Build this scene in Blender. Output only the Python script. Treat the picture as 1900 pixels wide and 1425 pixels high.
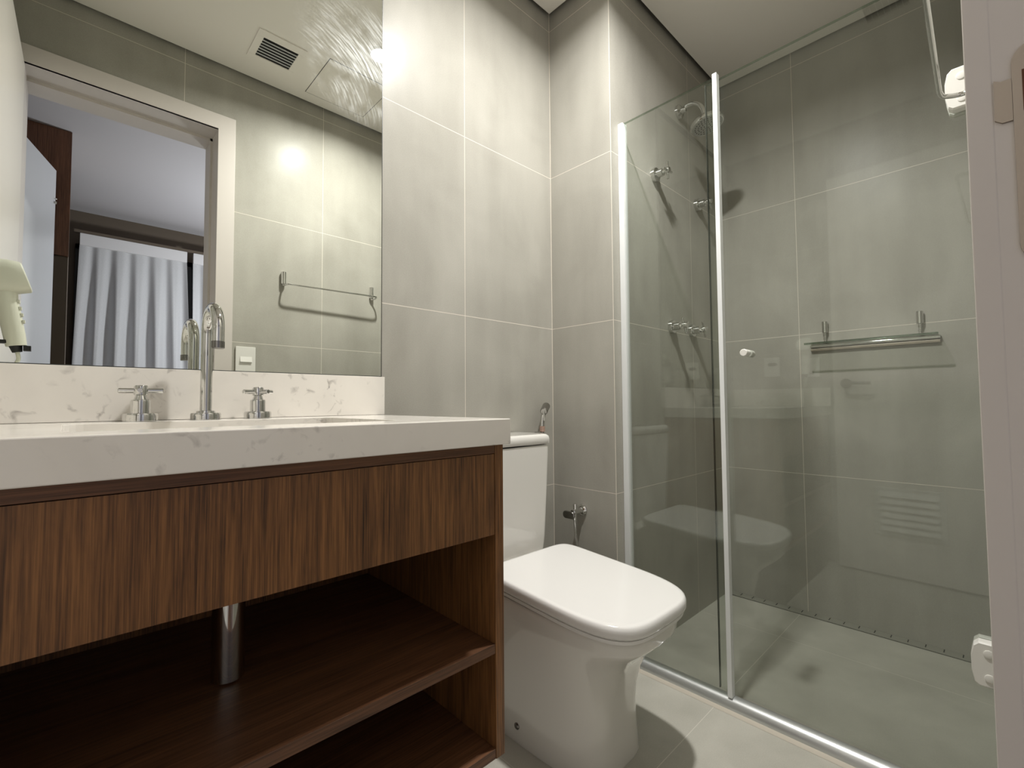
import bpy, bmesh, math, random
from mathutils import Vector, Matrix

random.seed(4)
for o in list(bpy.data.objects):
    bpy.data.objects.remove(o)
SC = bpy.context.scene
COL = SC.collection
PI = math.pi

# ------------------------------------------------------------------ camera
CAM_POS = (-1.36538, -1.20094, 0.89775)
YAW, PITCH, ROLL, FPX = -0.761955, 0.040824, -0.007243, 863.604
F = Vector((-math.sin(YAW), math.cos(YAW), 0)); R = Vector((math.cos(YAW), math.sin(YAW), 0)); U = Vector((0, 0, 1))
F2 = F * math.cos(PITCH) + U * math.sin(PITCH); U2 = U * math.cos(PITCH) - F * math.sin(PITCH)
R3 = R * math.cos(ROLL) + U2 * math.sin(ROLL); U3 = U2 * math.cos(ROLL) - R * math.sin(ROLL)
cam_d = bpy.data.cameras.new('camera')
cam = bpy.data.objects.new('camera', cam_d); COL.objects.link(cam)
M = Matrix((R3, U3, -F2)).transposed().to_4x4(); M.translation = Vector(CAM_POS)
cam.matrix_world = M
cam_d.sensor_fit = 'HORIZONTAL'; cam_d.sensor_width = 36.0; cam_d.lens = FPX / 1900 * 36.0
cam_d.clip_start = 0.01; cam_d.clip_end = 50
SC.camera = cam

# ------------------------------------------------------------------ world, exposure, light levels
SC.view_settings.view_transform = 'Standard'
SC.view_settings.look = 'None'
SC.view_settings.gamma = 1.0
SC.view_settings.use_curve_mapping = False
SC.view_settings.exposure = 0.0
w = bpy.data.worlds.new('world'); SC.world = w; w.use_nodes = True
w.node_tree.nodes['Background'].inputs[0].default_value = (0.75, 0.8, 1.0, 1)
w.node_tree.nodes['Background'].inputs[1].default_value = 0.02
LAMP_ENERGY = 25.5             # bathroom downlight, W
LAMP_SPREAD = 160.0
LAMP_COLOR = (1.0, 0.985, 0.95)
BED_ENERGY = 58.0             # added bedroom fill light, source unseen, W
BED_COLOR = (0.90, 0.93, 1.0)

bl = bpy.data.lights.new('bedroom_fill', 'POINT'); bl.shadow_soft_size = 0.10  # unseen point light added to brighten the bedroom, no fitting modelled
bl.energy = BED_ENERGY; bl.color = BED_COLOR
blo = bpy.data.objects.new('bedroom_fill', bl); COL.objects.link(blo); blo.location = (.05, -2.75, 1.5)
dl = bpy.data.lights.new('downlight', 'AREA'); dl.shape = 'DISK'; dl.size = 0.075
dl.energy = LAMP_ENERGY; dl.color = LAMP_COLOR; dl.spread = math.radians(LAMP_SPREAD)
dlo = bpy.data.objects.new('downlight', dl); COL.objects.link(dlo); dlo.location = (-.400, -.645, 2.4345)

# ------------------------------------------------------------------ materials
def new_mat(name):
    m = bpy.data.materials.new(name); m.use_nodes = True
    nt = m.node_tree
    return m, nt, nt.nodes['Principled BSDF']
def N(nt, typ, **kw):
    n = nt.nodes.new(typ)
    for k, v in kw.items():
        setattr(n, k, v)
    return n
def lk(nt, a, b): nt.links.new(a, b)
def rgb(r, g, b):
    f = lambda c: (c / 255 / 12.92) if c / 255 <= 0.04045 else ((c / 255 + 0.055) / 1.055) ** 2.4
    return (f(r), f(g), f(b), 1)
def simple(name, col, rough=0.5, metal=0.0, spec=0.5, coat=0.0, bump=0.0, bscale=200.0):
    m, nt, b = new_mat(name)
    b.inputs['Base Color'].default_value = col
    b.inputs['Roughness'].default_value = rough
    b.inputs['Metallic'].default_value = metal
    b.inputs['Specular IOR Level'].default_value = spec
    b.inputs['Coat Weight'].default_value = coat
    tc = N(nt, 'ShaderNodeNewGeometry')
    nz = N(nt, 'ShaderNodeTexNoise'); nz.inputs['Scale'].default_value = bscale
    lk(nt, tc.outputs['Position'], nz.inputs['Vector'])
    if bump > 0:
        bp = N(nt, 'ShaderNodeBump'); bp.inputs['Strength'].default_value = bump; bp.inputs['Distance'].default_value = 0.001
        lk(nt, nz.outputs['Fac'], bp.inputs['Height']); lk(nt, bp.outputs['Normal'], b.inputs['Normal'])
    else:
        mr = N(nt, 'ShaderNodeMapRange'); mr.inputs['To Min'].default_value = rough * 0.92; mr.inputs['To Max'].default_value = rough * 1.08
        lk(nt, nz.outputs['Fac'], mr.inputs['Value']); lk(nt, mr.outputs['Result'], b.inputs['Roughness'])
    return m

def mathn(nt, op, a, b=None):
    n = N(nt, 'ShaderNodeMath', operation=op)
    for i, v in enumerate((a, b)):
        if v is None: continue
        if isinstance(v, (int, float)): n.inputs[i].default_value = v
        else: lk(nt, v, n.inputs[i])
    return n.outputs[0]

TZ = [0.5844 + 0.6 * k for k in range(-1, 4)]
def tile_mat(name, xs=(), ys=(), zs=TZ, base=(167, 164, 155), rough=0.30, grout=(220, 213, 201), seed=0.0, w=0.0010):
    """Large satin porcelain tiles: cloudy concrete look with fine pale joints at the listed world coordinates."""
    m, nt, b = new_mat(name)
    geo = N(nt, 'ShaderNodeNewGeometry'); sep = N(nt, 'ShaderNodeSeparateXYZ'); lk(nt, geo.outputs['Position'], sep.inputs[0])
    sn = N(nt, 'ShaderNodeSeparateXYZ'); lk(nt, geo.outputs['True Normal'], sn.inputs[0])
    mask = None
    def line(out, p, gate):
        d = mathn(nt, 'ABSOLUTE', mathn(nt, 'SUBTRACT', out, p))
        k = mathn(nt, 'LESS_THAN', d, w)
        return mathn(nt, 'MULTIPLY', k, gate)
    gx = mathn(nt, 'LESS_THAN', mathn(nt, 'ABSOLUTE', sn.outputs['X']), 0.5)
    gy = mathn(nt, 'LESS_THAN', mathn(nt, 'ABSOLUTE', sn.outputs['Y']), 0.5)
    gz = mathn(nt, 'LESS_THAN', mathn(nt, 'ABSOLUTE', sn.outputs['Z']), 0.5)
    for vals, ch, gate in ((xs, 'X', gx), (ys, 'Y', gy), (zs, 'Z', gz)):
        for p in vals:
            l = line(sep.outputs[ch], p, gate)
            mask = l if mask is None else mathn(nt, 'MAXIMUM', mask, l)
    # clouds, soft directional veins and fine grain
    mp = N(nt, 'ShaderNodeMapping'); mp.inputs['Location'].default_value = (seed, seed * 1.7, seed * .6)
    lk(nt, geo.outputs['Position'], mp.inputs['Vector'])
    n1 = N(nt, 'ShaderNodeTexNoise'); n1.inputs['Scale'].default_value = 3.2; n1.inputs['Detail'].default_value = 5; n1.inputs['Distortion'].default_value = .6
    lk(nt, mp.outputs[0], n1.inputs['Vector'])
    mp2 = N(nt, 'ShaderNodeMapping'); mp2.inputs['Rotation'].default_value = (0.5, .5, .3); mp2.inputs['Scale'].default_value = (9, 9, 1.6)
    lk(nt, mp.outputs[0], mp2.inputs['Vector'])
    n2 = N(nt, 'ShaderNodeTexNoise'); n2.inputs['Scale'].default_value = 1.0; n2.inputs['Detail'].default_value = 6
    lk(nt, mp2.outputs[0], n2.inputs['Vector'])
    n3 = N(nt, 'ShaderNodeTexNoise'); n3.inputs['Scale'].default_value = 320; n3.inputs['Detail'].default_value = 2
    lk(nt, geo.outputs['Position'], n3.inputs['Vector'])
    s = mathn(nt, 'ADD', mathn(nt, 'MULTIPLY', n1.outputs['Fac'], .55), mathn(nt, 'MULTIPLY', n2.outputs['Fac'], .45))
    s = mathn(nt, 'ADD', s, mathn(nt, 'MULTIPLY', mathn(nt, 'SUBTRACT', n3.outputs['Fac'], .5), .25))
    cr = N(nt, 'ShaderNodeValToRGB')
    c0 = rgb(*[v - 13 for v in base]); c1 = rgb(*[v + 12 for v in base])
    cr.color_ramp.elements[0].position = .3; cr.color_ramp.elements[0].color = c0
    cr.color_ramp.elements[1].position = .7; cr.color_ramp.elements[1].color = c1
    lk(nt, s, cr.inputs['Fac'])
    if mask is not None:
        mix = N(nt, 'ShaderNodeMix', data_type='RGBA'); lk(nt, mask, mix.inputs['Factor'])
        lk(nt, cr.outputs['Color'], mix.inputs['A']); mix.inputs['B'].default_value = rgb(*grout)
        lk(nt, mix.outputs['Result'], b.inputs['Base Color'])
    else:
        lk(nt, cr.outputs['Color'], b.inputs['Base Color'])
    mr = N(nt, 'ShaderNodeMapRange'); mr.inputs['To Min'].default_value = rough - .05; mr.inputs['To Max'].default_value = rough + .06
    lk(nt, n1.outputs['Fac'], mr.inputs['Value']); lk(nt, mr.outputs['Result'], b.inputs['Roughness'])
    b.inputs['Specular IOR Level'].default_value = .11
    bp = N(nt, 'ShaderNodeBump'); bp.inputs['Strength'].default_value = .12; bp.inputs['Distance'].default_value = .0006
    lk(nt, n3.outputs['Fac'], bp.inputs['Height']); lk(nt, bp.outputs['Normal'], b.inputs['Normal'])
    return m

def wood_mat(name, grain='Z', dark=(52, 31, 18), light=(148, 102, 60), rough=.42, sc=1.0):
    m, nt, b = new_mat(name)
    geo = N(nt, 'ShaderNodeNewGeometry')
    def stretched(a, l, dist, det):
        mp = N(nt, 'ShaderNodeMapping')
        s = [a, a, a]; s['XYZ'.index(grain)] = l
        mp.inputs['Scale'].default_value = s
        lk(nt, geo.outputs['Position'], mp.inputs['Vector'])
        n = N(nt, 'ShaderNodeTexNoise'); n.inputs['Scale'].default_value = 1; n.inputs['Detail'].default_value = det; n.inputs['Distortion'].default_value = dist
        n.inputs['Roughness'].default_value = .62
        lk(nt, mp.outputs[0], n.inputs['Vector']); return n.outputs['Fac']
    a = stretched(15 * sc, 2.2 * sc, 1.4, 5)      # broad flame figure
    c = stretched(230 * sc, 4.5 * sc, .35, 4)        # pore streaks
    e = stretched(620 * sc, 12 * sc, .15, 3)       # fine pores
    s = mathn(nt, 'ADD', mathn(nt, 'MULTIPLY', a, .26), mathn(nt, 'ADD', mathn(nt, 'MULTIPLY', c, .42), mathn(nt, 'MULTIPLY', e, .32)))
    cr = N(nt, 'ShaderNodeValToRGB')
    el = cr.color_ramp.elements
    el[0].position = .36; el[0].color = rgb(*dark)
    el[1].position = .60; el[1].color = rgb(*light)
    k = el.new(.47); k.color = rgb(*[int(.42 * x + .58 * y) for x, y in zip(dark, light)])
    lk(nt, s, cr.inputs['Fac']); lk(nt, cr.outputs['Color'], b.inputs['Base Color'])
    b.inputs['Roughness'].default_value = rough
    bp = N(nt, 'ShaderNodeBump'); bp.inputs['Strength'].default_value = .12; bp.inputs['Distance'].default_value = .0005
    lk(nt, c, bp.inputs['Height']); lk(nt, bp.outputs['Normal'], b.inputs['Normal'])
    return m

def marble_mat(name):
    m, nt, b = new_mat(name)
    geo = N(nt, 'ShaderNodeNewGeometry')
    n1 = N(nt, 'ShaderNodeTexNoise'); n1.inputs['Scale'].default_value = 5.0; n1.inputs['Detail'].default_value = 4; n1.inputs['Distortion'].default_value = 1.2
    n2 = N(nt, 'ShaderNodeTexNoise'); n2.inputs['Scale'].default_value = 40; n2.inputs['Detail'].default_value = 5; n2.inputs['Distortion'].default_value = .7
    n3 = N(nt, 'ShaderNodeTexNoise'); n3.inputs['Scale'].default_value = 2.2; n3.inputs['Detail'].default_value = 3
    for n in (n1, n2, n3): lk(nt, geo.outputs['Position'], n.inputs['Vector'])
    spots = N(nt, 'ShaderNodeMapRange'); spots.inputs['From Min'].default_value = .58; spots.inputs['From Max'].default_value = .80
    lk(nt, n2.outputs['Fac'], spots.inputs['Value'])
    zone = N(nt, 'ShaderNodeMapRange'); zone.inputs['From Min'].default_value = .44; zone.inputs['From Max'].default_value = .62
    lk(nt, n1.outputs['Fac'], zone.inputs['Value'])
    f = mathn(nt, 'MULTIPLY', spots.outputs[0], zone.outputs[0])
    soft = N(nt, 'ShaderNodeMapRange'); soft.inputs['From Min'].default_value = .4; soft.inputs['From Max'].default_value = .75; soft.inputs['To Max'].default_value = .11
    lk(nt, n1.outputs['Fac'], soft.inputs['Value'])
    f = mathn(nt, 'MINIMUM', mathn(nt, 'ADD', f, soft.outputs[0]), 1.0)
    mix = N(nt, 'ShaderNodeMix', data_type='RGBA'); lk(nt, f, mix.inputs['Factor'])
    mix.inputs['A'].default_value = rgb(236, 231, 223); mix.inputs['B'].default_value = rgb(134, 127, 121)
    lk(nt, mix.outputs['Result'], b.inputs['Base Color'])
    b.inputs['Roughness'].default_value = .16; b.inputs['Coat Weight'].default_value = .15; b.inputs['Coat Roughness'].default_value = .05
    return m

def glass_sheet(name, tint):
    """Flat safety glass: each face transmits tinted light straight through and reflects by Fresnel."""
    m, nt, b = new_mat(name); nt.nodes.remove(b)
    out = nt.nodes['Material Output']
    geo = N(nt, 'ShaderNodeNewGeometry')
    mx = N(nt, 'ShaderNodeMapRange'); mx.inputs['To Min'].default_value = 1.52; mx.inputs['To Max'].default_value = 1 / 1.52
    lk(nt, geo.outputs['Backfacing'], mx.inputs['Value'])
    fr = N(nt, 'ShaderNodeFresnel'); lk(nt, mx.outputs[0], fr.inputs['IOR'])
    tr = N(nt, 'ShaderNodeBsdfTransparent'); tr.inputs[0].default_value = (*tint, 1)
    gl = N(nt, 'ShaderNodeBsdfGlossy'); gl.inputs['Roughness'].default_value = 0.0; gl.inputs[0].default_value = (.95, 1, .95, 1)
    ms = N(nt, 'ShaderNodeMixShader'); lk(nt, fr.outputs[0], ms.inputs[0]); lk(nt, tr.outputs[0], ms.inputs[1]); lk(nt, gl.outputs[0], ms.inputs[2])
    lk(nt, ms.outputs[0], out.inputs['Surface'])
    return m

def mirror_mat(name):
    """Silvered glass with a greasy wipe mark near its upper right corner."""
    m, nt, b = new_mat(name); nt.nodes.remove(b)
    out = nt.nodes['Material Output']
    geo = N(nt, 'ShaderNodeNewGeometry')
    g0 = N(nt, 'ShaderNodeBsdfGlossy'); g0.inputs['Roughness'].default_value = 0.0; g0.inputs[0].default_value = (.865, .885, .835, 1)
    g1 = N(nt, 'ShaderNodeBsdfGlossy'); g1.inputs['Roughness'].default_value = .45; g1.inputs[0].default_value = (.9, .93, .93, 1)
    # wiping strokes: noise stretched along arcs round a hand position
    dv = N(nt, 'ShaderNodeVectorMath', operation='SUBTRACT'); dv.inputs[1].default_value = (-.99, 0, 1.66)
    lk(nt, geo.outputs['Position'], dv.inputs[0])
    sp = N(nt, 'ShaderNodeSeparateXYZ'); lk(nt, dv.outputs[0], sp.inputs[0])
    rad = mathn(nt, 'SQRT', mathn(nt, 'ADD', mathn(nt, 'MULTIPLY', sp.outputs['X'], sp.outputs['X']), mathn(nt, 'MULTIPLY', sp.outputs['Z'], sp.outputs['Z'])))
    ang = mathn(nt, 'ARCTAN2', sp.outputs['Z'], sp.outputs['X'])
    cb = N(nt, 'ShaderNodeCombineXYZ'); lk(nt, mathn(nt, 'MULTIPLY', rad, 170), cb.inputs[0]); lk(nt, mathn(nt, 'MULTIPLY', ang, 5), cb.inputs[1])
    st = N(nt, 'ShaderNodeTexNoise'); st.inputs['Scale'].default_value = 1; st.inputs['Detail'].default_value = 4; lk(nt, cb.outputs[0], st.inputs['Vector'])
    stm = N(nt, 'ShaderNodeMapRange'); stm.inputs['From Min'].default_value = .42; stm.inputs['From Max'].default_value = .66; lk(nt, st.outputs['Fac'], stm.inputs['Value'])
    big = N(nt, 'ShaderNodeTexNoise'); big.inputs['Scale'].default_value = 11; big.inputs['Detail'].default_value = 3; lk(nt, geo.outputs['Position'], big.inputs['Vector'])
    bm_ = N(nt, 'ShaderNodeMapRange'); bm_.inputs['From Min'].default_value = .36; bm_.inputs['From Max'].default_value = .58; lk(nt, big.outputs['Fac'], bm_.inputs['Value'])
    ctr = N(nt, 'ShaderNodeVectorMath', operation='DISTANCE'); ctr.inputs[1].default_value = (-.80, 0, 1.85); lk(nt, geo.outputs['Position'], ctr.inputs[0])
    fall = N(nt, 'ShaderNodeMapRange', interpolation_type='SMOOTHSTEP'); fall.inputs['From Min'].default_value = .10; fall.inputs['From Max'].default_value = .20
    fall.inputs['To Min'].default_value = 1; fall.inputs['To Max'].default_value = 0; lk(nt, ctr.outputs['Value'], fall.inputs['Value'])
    f = mathn(nt, 'MULTIPLY', mathn(nt, 'MULTIPLY', fall.outputs[0], bm_.outputs[0]), mathn(nt, 'ADD', mathn(nt, 'MULTIPLY', stm.outputs[0], .8), .12))
    f = mathn(nt, 'MULTIPLY', f, SMEAR)
    ms = N(nt, 'ShaderNodeMixShader'); lk(nt, f, ms.inputs[0]); lk(nt, g0.outputs[0], ms.inputs[1]); lk(nt, g1.outputs[0], ms.inputs[2])
    lk(nt, ms.outputs[0], out.inputs['Surface'])
    return m
SMEAR = 0.09

def emit_mat(name, col, strength):
    m, nt, b = new_mat(name)
    b.inputs['Base Color'].default_value = (.8, .8, .8, 1)
    b.inputs['Emission Color'].default_value = (*col, 1); b.inputs['Emission Strength'].default_value = strength
    return m

def curtain_mat(name):
    m, nt, b = new_mat(name); nt.nodes.remove(b)
    out = nt.nodes['Material Output']
    geo = N(nt, 'ShaderNodeNewGeometry')
    mp = N(nt, 'ShaderNodeMapping'); mp.inputs['Scale'].default_value = (260, 260, 90); lk(nt, geo.outputs['Position'], mp.inputs['Vector'])
    n = N(nt, 'ShaderNodeTexNoise'); n.inputs['Scale'].default_value = 1; n.inputs['Detail'].default_value = 3; lk(nt, mp.outputs[0], n.inputs['Vector'])
    cr = N(nt, 'ShaderNodeValToRGB'); cr.color_ramp.elements[0].color = rgb(222, 222, 226); cr.color_ramp.elements[1].color = rgb(246, 246, 248)
    lk(nt, n.outputs['Fac'], cr.inputs['Fac'])
    d = N(nt, 'ShaderNodeBsdfDiffuse'); t = N(nt, 'ShaderNodeBsdfTranslucent')
    lk(nt, cr.outputs[0], d.inputs[0]); lk(nt, cr.outputs[0], t.inputs[0])
    ms = N(nt, 'ShaderNodeMixShader'); ms.inputs[0].default_value = .25
    lk(nt, d.outputs[0], ms.inputs[1]); lk(nt, t.outputs[0], ms.inputs[2]); lk(nt, ms.outputs[0], out.inputs['Surface'])
    return m

XJ = [-1.6295, -1.0295, -0.4295]
M_back = tile_mat('porcelain_back', xs=XJ + [-.0005], seed=0.0)
M_shower = tile_mat('porcelain_shower', xs=[0.001, 0.605], ys=[-.2825, -.0005], seed=3.1)
M_right = tile_mat('porcelain_right', ys=[-.606, -1.2035], seed=5.3)
M_front = tile_mat('porcelain_front', xs=XJ + [.1705, .7705], seed=8.7)
M_left = tile_mat('porcelain_left', ys=[-.6, -1.2], seed=11.0)
M_floor = tile_mat('porcelain_floor', xs=[-.55, .62], ys=[-.588], zs=(), base=(180, 177, 167), grout=(206, 202, 192), rough=.42, seed=15)
M_plaster = simple('white_plaster', rgb(242, 238, 231), .8, bump=.05, bscale=300)
M_bedceil = simple('bedroom_plaster', rgb(205, 202, 206), .85, bump=.05)
M_taupe = simple('taupe_paint', rgb(104, 92, 80), .75, bump=.05)
M_bedfloor = wood_mat('bedroom_floorboards', 'X', (70, 48, 32), (120, 88, 62))
M_lacquer = simple('white_lacquer', rgb(222, 216, 208), .32, bump=.03, bscale=120)
M_trim = simple('white_trim_lacquer', rgb(206, 199, 193), .4, bump=.03, bscale=120)
M_sheen = simple('cool_white_lacquer', rgb(206, 208, 214), .22, bump=.02)
M_wood_v = wood_mat('walnut_vertical', 'Z')
M_wood_h = wood_mat('walnut_horizontal', 'X', dark=(58, 35, 22), light=(118, 80, 54))
M_wood_y = wood_mat('walnut_depthwise', 'Y', dark=(62, 32, 17), light=(112, 70, 44))
M_ward = wood_mat('wardrobe_veneer', 'Z', dark=(66, 40, 29), light=(140, 94, 68))
M_marble = marble_mat('white_marble')
M_ceramic = simple('glazed_ceramic', rgb(226, 223, 217), .08, coat=.5)
M_seat = simple('seat_plastic', rgb(232, 230, 227), .14, coat=.2)
M_chrome = simple('chrome', rgb(216, 216, 214), .06, metal=1.0)
M_satin = simple('satin_nickel', rgb(168, 158, 146), .38, metal=1.0)
M_grey = simple('grey_chrome', rgb(158, 156, 152), .24, metal=1.0)
M_gun = simple('dark_chrome', rgb(140, 138, 136), .2, metal=1.0)
M_alu = simple('white_aluminium', rgb(226, 228, 228), .35)
M_anod = simple('anodised_aluminium', rgb(208, 210, 210), .32, metal=.75)
M_white = simple('white_plastic', rgb(226, 224, 218), .35)
M_cream = simple('cream_plastic', rgb(222, 222, 208), .4)
M_pink = simple('pink_plastic', rgb(226, 190, 176), .45)
M_black = simple('black_plastic', rgb(24, 24, 25), .45)
M_dark = simple('recess_shade_black', rgb(14, 13, 12), .9)
M_slot = simple('dark_slot', rgb(22, 22, 18), .8)
M_edge = simple('mirror_edge', rgb(44, 46, 42), .4)
M_caulk = simple('pale_sealant', rgb(196, 188, 174), .7)
M_drain = simple('grey_drain_plastic', rgb(140, 138, 128), .5)
M_nozzle = simple('nozzle_rubber', rgb(56, 56, 54), .6)
M_plate = simple('shower_face', rgb(170, 170, 166), .3, metal=.35)
M_brown = simple('mortise_wood', rgb(92, 58, 36), .8)
M_glass = glass_sheet('green_safety_glass', (.961, .975, .962))
M_clear = glass_sheet('clear_glass', (.95, .965, .945))
M_edgeglass = glass_sheet('green_glass_edge', (.50, .56, .50))
M_topedge = glass_sheet('polished_glass_edge', (.70, .75, .70))
M_edgeline = simple('dark_glass_edge', rgb(70, 78, 68), .3)
M_night = simple('night_glass', rgb(10, 12, 16), .08)
M_mirror = mirror_mat('mirror_silver')
M_lamp = emit_mat('lamp_diffuser', LAMP_COLOR, 40.0)
M_curtain = curtain_mat('sheer_fabric')
M_header = simple('curtain_tape', rgb(236, 234, 236), .8, bump=.2, bscale=150)

# ------------------------------------------------------------------ mesh helpers
def box(bm, x0, x1, y0, y1, z0, z1, bev=0.0, seg=2):
    b = bmesh.new()
    v = [b.verts.new(c) for c in ((x0, y0, z0), (x1, y0, z0), (x1, y1, z0), (x0, y1, z0), (x0, y0, z1), (x1, y0, z1), (x1, y1, z1), (x0, y1, z1))]
    for f in ((3, 2, 1, 0), (4, 5, 6, 7), (0, 1, 5, 4), (1, 2, 6, 5), (2, 3, 7, 6), (3, 0, 4, 7)):
        b.faces.new([v[i] for i in f])
    if bev > 0:
        bmesh.ops.bevel(b, geom=list(b.edges), offset=bev, segments=seg, affect='EDGES', profile=.5)
    merge(bm, b)
def merge(bm, b):
    mp = {}
    for v in b.verts: mp[v] = bm.verts.new(v.co)
    for f in b.faces:
        try: bm.faces.new([mp[v] for v in f.verts])
        except ValueError: pass
    b.free()
def frame(d):
    d = d.normalized(); a = Vector((0, 0, 1)) if abs(d.z) < .9 else Vector((1, 0, 0))
    u = d.cross(a).normalized(); return u, d.cross(u).normalized()
def rings(bm, rs, cap=True, close=False):
    vs = [[bm.verts.new(p) for p in r] for r in rs]
    n = len(vs[0])
    rng = range(len(vs) if close else len(vs) - 1)
    for i in rng:
        a, b = vs[i], vs[(i + 1) % len(vs)]
        for j in range(n):
            bm.faces.new((a[j], a[(j + 1) % n], b[(j + 1) % n], b[j]))
    if cap and not close:
        bm.faces.new(list(reversed(vs[0]))); bm.faces.new(vs[-1])
    return vs
def lathe(bm, p, d, prof, seg=28):
    """prof: list of (distance along d, radius)."""
    p = Vector(p); d = Vector(d).normalized(); u, v = frame(d)
    rings(bm, [[p + d * t + (u * math.cos(2 * PI * k / seg) + v * math.sin(2 * PI * k / seg)) * max(r, 1e-5) for k in range(seg)] for t, r in prof])
def cyl(bm, p0, p1, r, r1=None, seg=24, ch=0.0):
    p0, p1 = Vector(p0), Vector(p1); L = (p1 - p0).length; r1 = r if r1 is None else r1
    if ch > 0: prof = [(0, r - ch), (ch, r), (L - ch, r1), (L, r1 - ch)]
    else: prof = [(0, r), (L, r1)]
    lathe(bm, p0, p1 - p0, prof, seg)
def tube(bm, pts, r, seg=14, closed=False, radii=None):
    pts = [Vector(p) for p in pts]
    rs = []; n = len(pts); u = None
    for i in range(n):
        a = pts[max(i - 1, 0)]; b = pts[min(i + 1, n - 1)]
        d = (b - a).normalized()
        if u is None: u, v = frame(d)
        else:
            u = (u - d * u.dot(d)).normalized(); v = d.cross(u)
        rr = radii[i] if radii else r
        rs.append([pts[i] + (u * math.cos(2 * PI * k / seg) + v * math.sin(2 * PI * k / seg)) * rr for k in range(seg)])
    rings(bm, rs)
def smooth_path(pts, n=8):
    """Catmull-Rom through pts."""
    P = [Vector(p) for p in pts]; P = [P[0] * 2 - P[1]] + P + [P[-1] * 2 - P[-2]]
    out = []
    for i in range(1, len(P) - 2):
        for k in range(n):
            t = k / n
            a, b, c, d = P[i - 1], P[i], P[i + 1], P[i + 2]
            out.append(.5 * ((2 * b) + (c - a) * t + (2 * a - 5 * b + 4 * c - d) * t * t + (3 * b - a - 3 * c + d) * t ** 3))
    out.append(P[-2]); return out
def rrect(x0, x1, y0, y1, r, n=5):
    pts = []
    for cx, cy, a0 in ((x1 - r, y1 - r, 0), (x0 + r, y1 - r, 90), (x0 + r, y0 + r, 180), (x1 - r, y0 + r, 270)):
        for k in range(n + 1):
            a = math.radians(a0 + 90 * k / n); pts.append((cx + r * math.cos(a), cy + r * math.sin(a)))
    return pts
def prism(bm, pts, axis, a, b, bev=0.0):
    """Extrude a 2D outline along axis from a to b; outline axes follow in xyz order."""
    def P(p, t):
        if axis == 'X': return Vector((t, p[0], p[1]))
        if axis == 'Y': return Vector((p[0], t, p[1]))
        return Vector((p[0], p[1], t))
    if bev > 0:
        cx = sum(p[0] for p in pts) / len(pts); cy = sum(p[1] for p in pts) / len(pts)
        mx = max(max(abs(p[0] - cx), abs(p[1] - cy)) for p in pts)
        s = 1 - bev / mx
        q = [(cx + (p[0] - cx) * s, cy + (p[1] - cy) * s) for p in pts]
        e = bev if b > a else -bev
        rings(bm, [[P(p, a) for p in q], [P(p, a + e) for p in pts], [P(p, b - e) for p in pts], [P(p, b) for p in q]])
    else:
        rings(bm, [[P(p, a) for p in pts], [P(p, b) for p in pts]])

def obj(name, bm, mat, parent=None, smooth=True, angle=35, local=False):
    bmesh.ops.recalc_face_normals(bm, faces=list(bm.faces))
    if parent is not None and not local:
        off = root_loc(parent)
        bmesh.ops.translate(bm, verts=list(bm.verts), vec=-off)
    me = bpy.data.meshes.new(name); bm.to_mesh(me); bm.free()
    for mm in (mat if isinstance(mat, (list, tuple)) else [mat]): me.materials.append(mm)
    if smooth:
        for p in me.polygons: p.use_smooth = True
        me.set_sharp_from_angle(angle=math.radians(angle))
    o = bpy.data.objects.new(name, me); COL.objects.link(o)
    if smooth:
        wn = o.modifiers.new('weighted_normal', 'WEIGHTED_NORMAL'); wn.keep_sharp = True; wn.weight = 80
    if parent is not None: o.parent = parent
    return o
def root_loc(o):
    v = Vector((0, 0, 0))
    while o is not None:
        v += o.location; o = o.parent
    return v
def thing(name, label, cat, loc=(0, 0, 0), group=None):
    o = bpy.data.objects.new(name, None); COL.objects.link(o); o.empty_display_size = .05
    o.location = loc; o['label'] = label; o['category'] = cat
    if group: o['group'] = group
    return o
def tag(o, label, cat, group=None, kind=None):
    o['label'] = label; o['category'] = cat
    if group: o['group'] = group
    if kind: o['kind'] = kind
    return o
def struct(name, bm, mat, label=None, parent=None, **kw):
    o = obj(name, bm, mat, parent, **kw)
    if parent is None:
        o['kind'] = 'structure'
        if label: o['label'] = label
        o['category'] = name.split('_')[0]
    return o
def B(): return bmesh.new()
def bx(*a, **k):
    b = B(); box(b, *a, **k); return b
def dup(src, loc, label, rot=None, group=None):
    r = src.copy(); COL.objects.link(r); r.location = loc; r['label'] = label
    if rot is not None: r.rotation_euler = rot
    if group: r['group'] = group
    for ch in list(src.children):
        c = ch.copy(); COL.objects.link(c); c.parent = r
        for g in ch.children:
            d = g.copy(); COL.objects.link(d); d.parent = c
    return r

# ------------------------------------------------------------------ room constants
XL, W, A, DW, DW2 = -1.60, 0.935, -0.283, -1.204, -1.412
CZ, TOP = 2.437, 2.62

# ------------------------------------------------------------------ bathroom shell
struct('floor', bx(XL - .1, W + .1, DW2, .1, -.08, 0), M_floor, 'pale grey porcelain tiled bathroom floor')
struct('wall_back', bx(XL, 0, 0, .1, 0, TOP), M_back, 'grey porcelain tiled wall behind the vanity and toilet')
struct('wall_shower', bx(0, W, A, .1, 0, TOP), M_shower, 'tiled wall inside the shower with the projecting corner')
struct('wall_right', bx(W, W + .1, DW, .1, 0, TOP), M_right, 'tiled end wall of the shower')
struct('wall_left', bx(XL - .1, XL, DW, .1, 0, TOP), M_left, 'tiled wall at the left end of the vanity')
b = B()
box(b, XL - .1, -1.53, DW2, DW, 0, TOP); box(b, -.88, W + .1, DW2, DW, 0, TOP); box(b, -1.53, -.88, DW2, DW, 2.17, TOP)
struct('wall_front', b, M_front, 'tiled wall holding the doorway')
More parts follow.
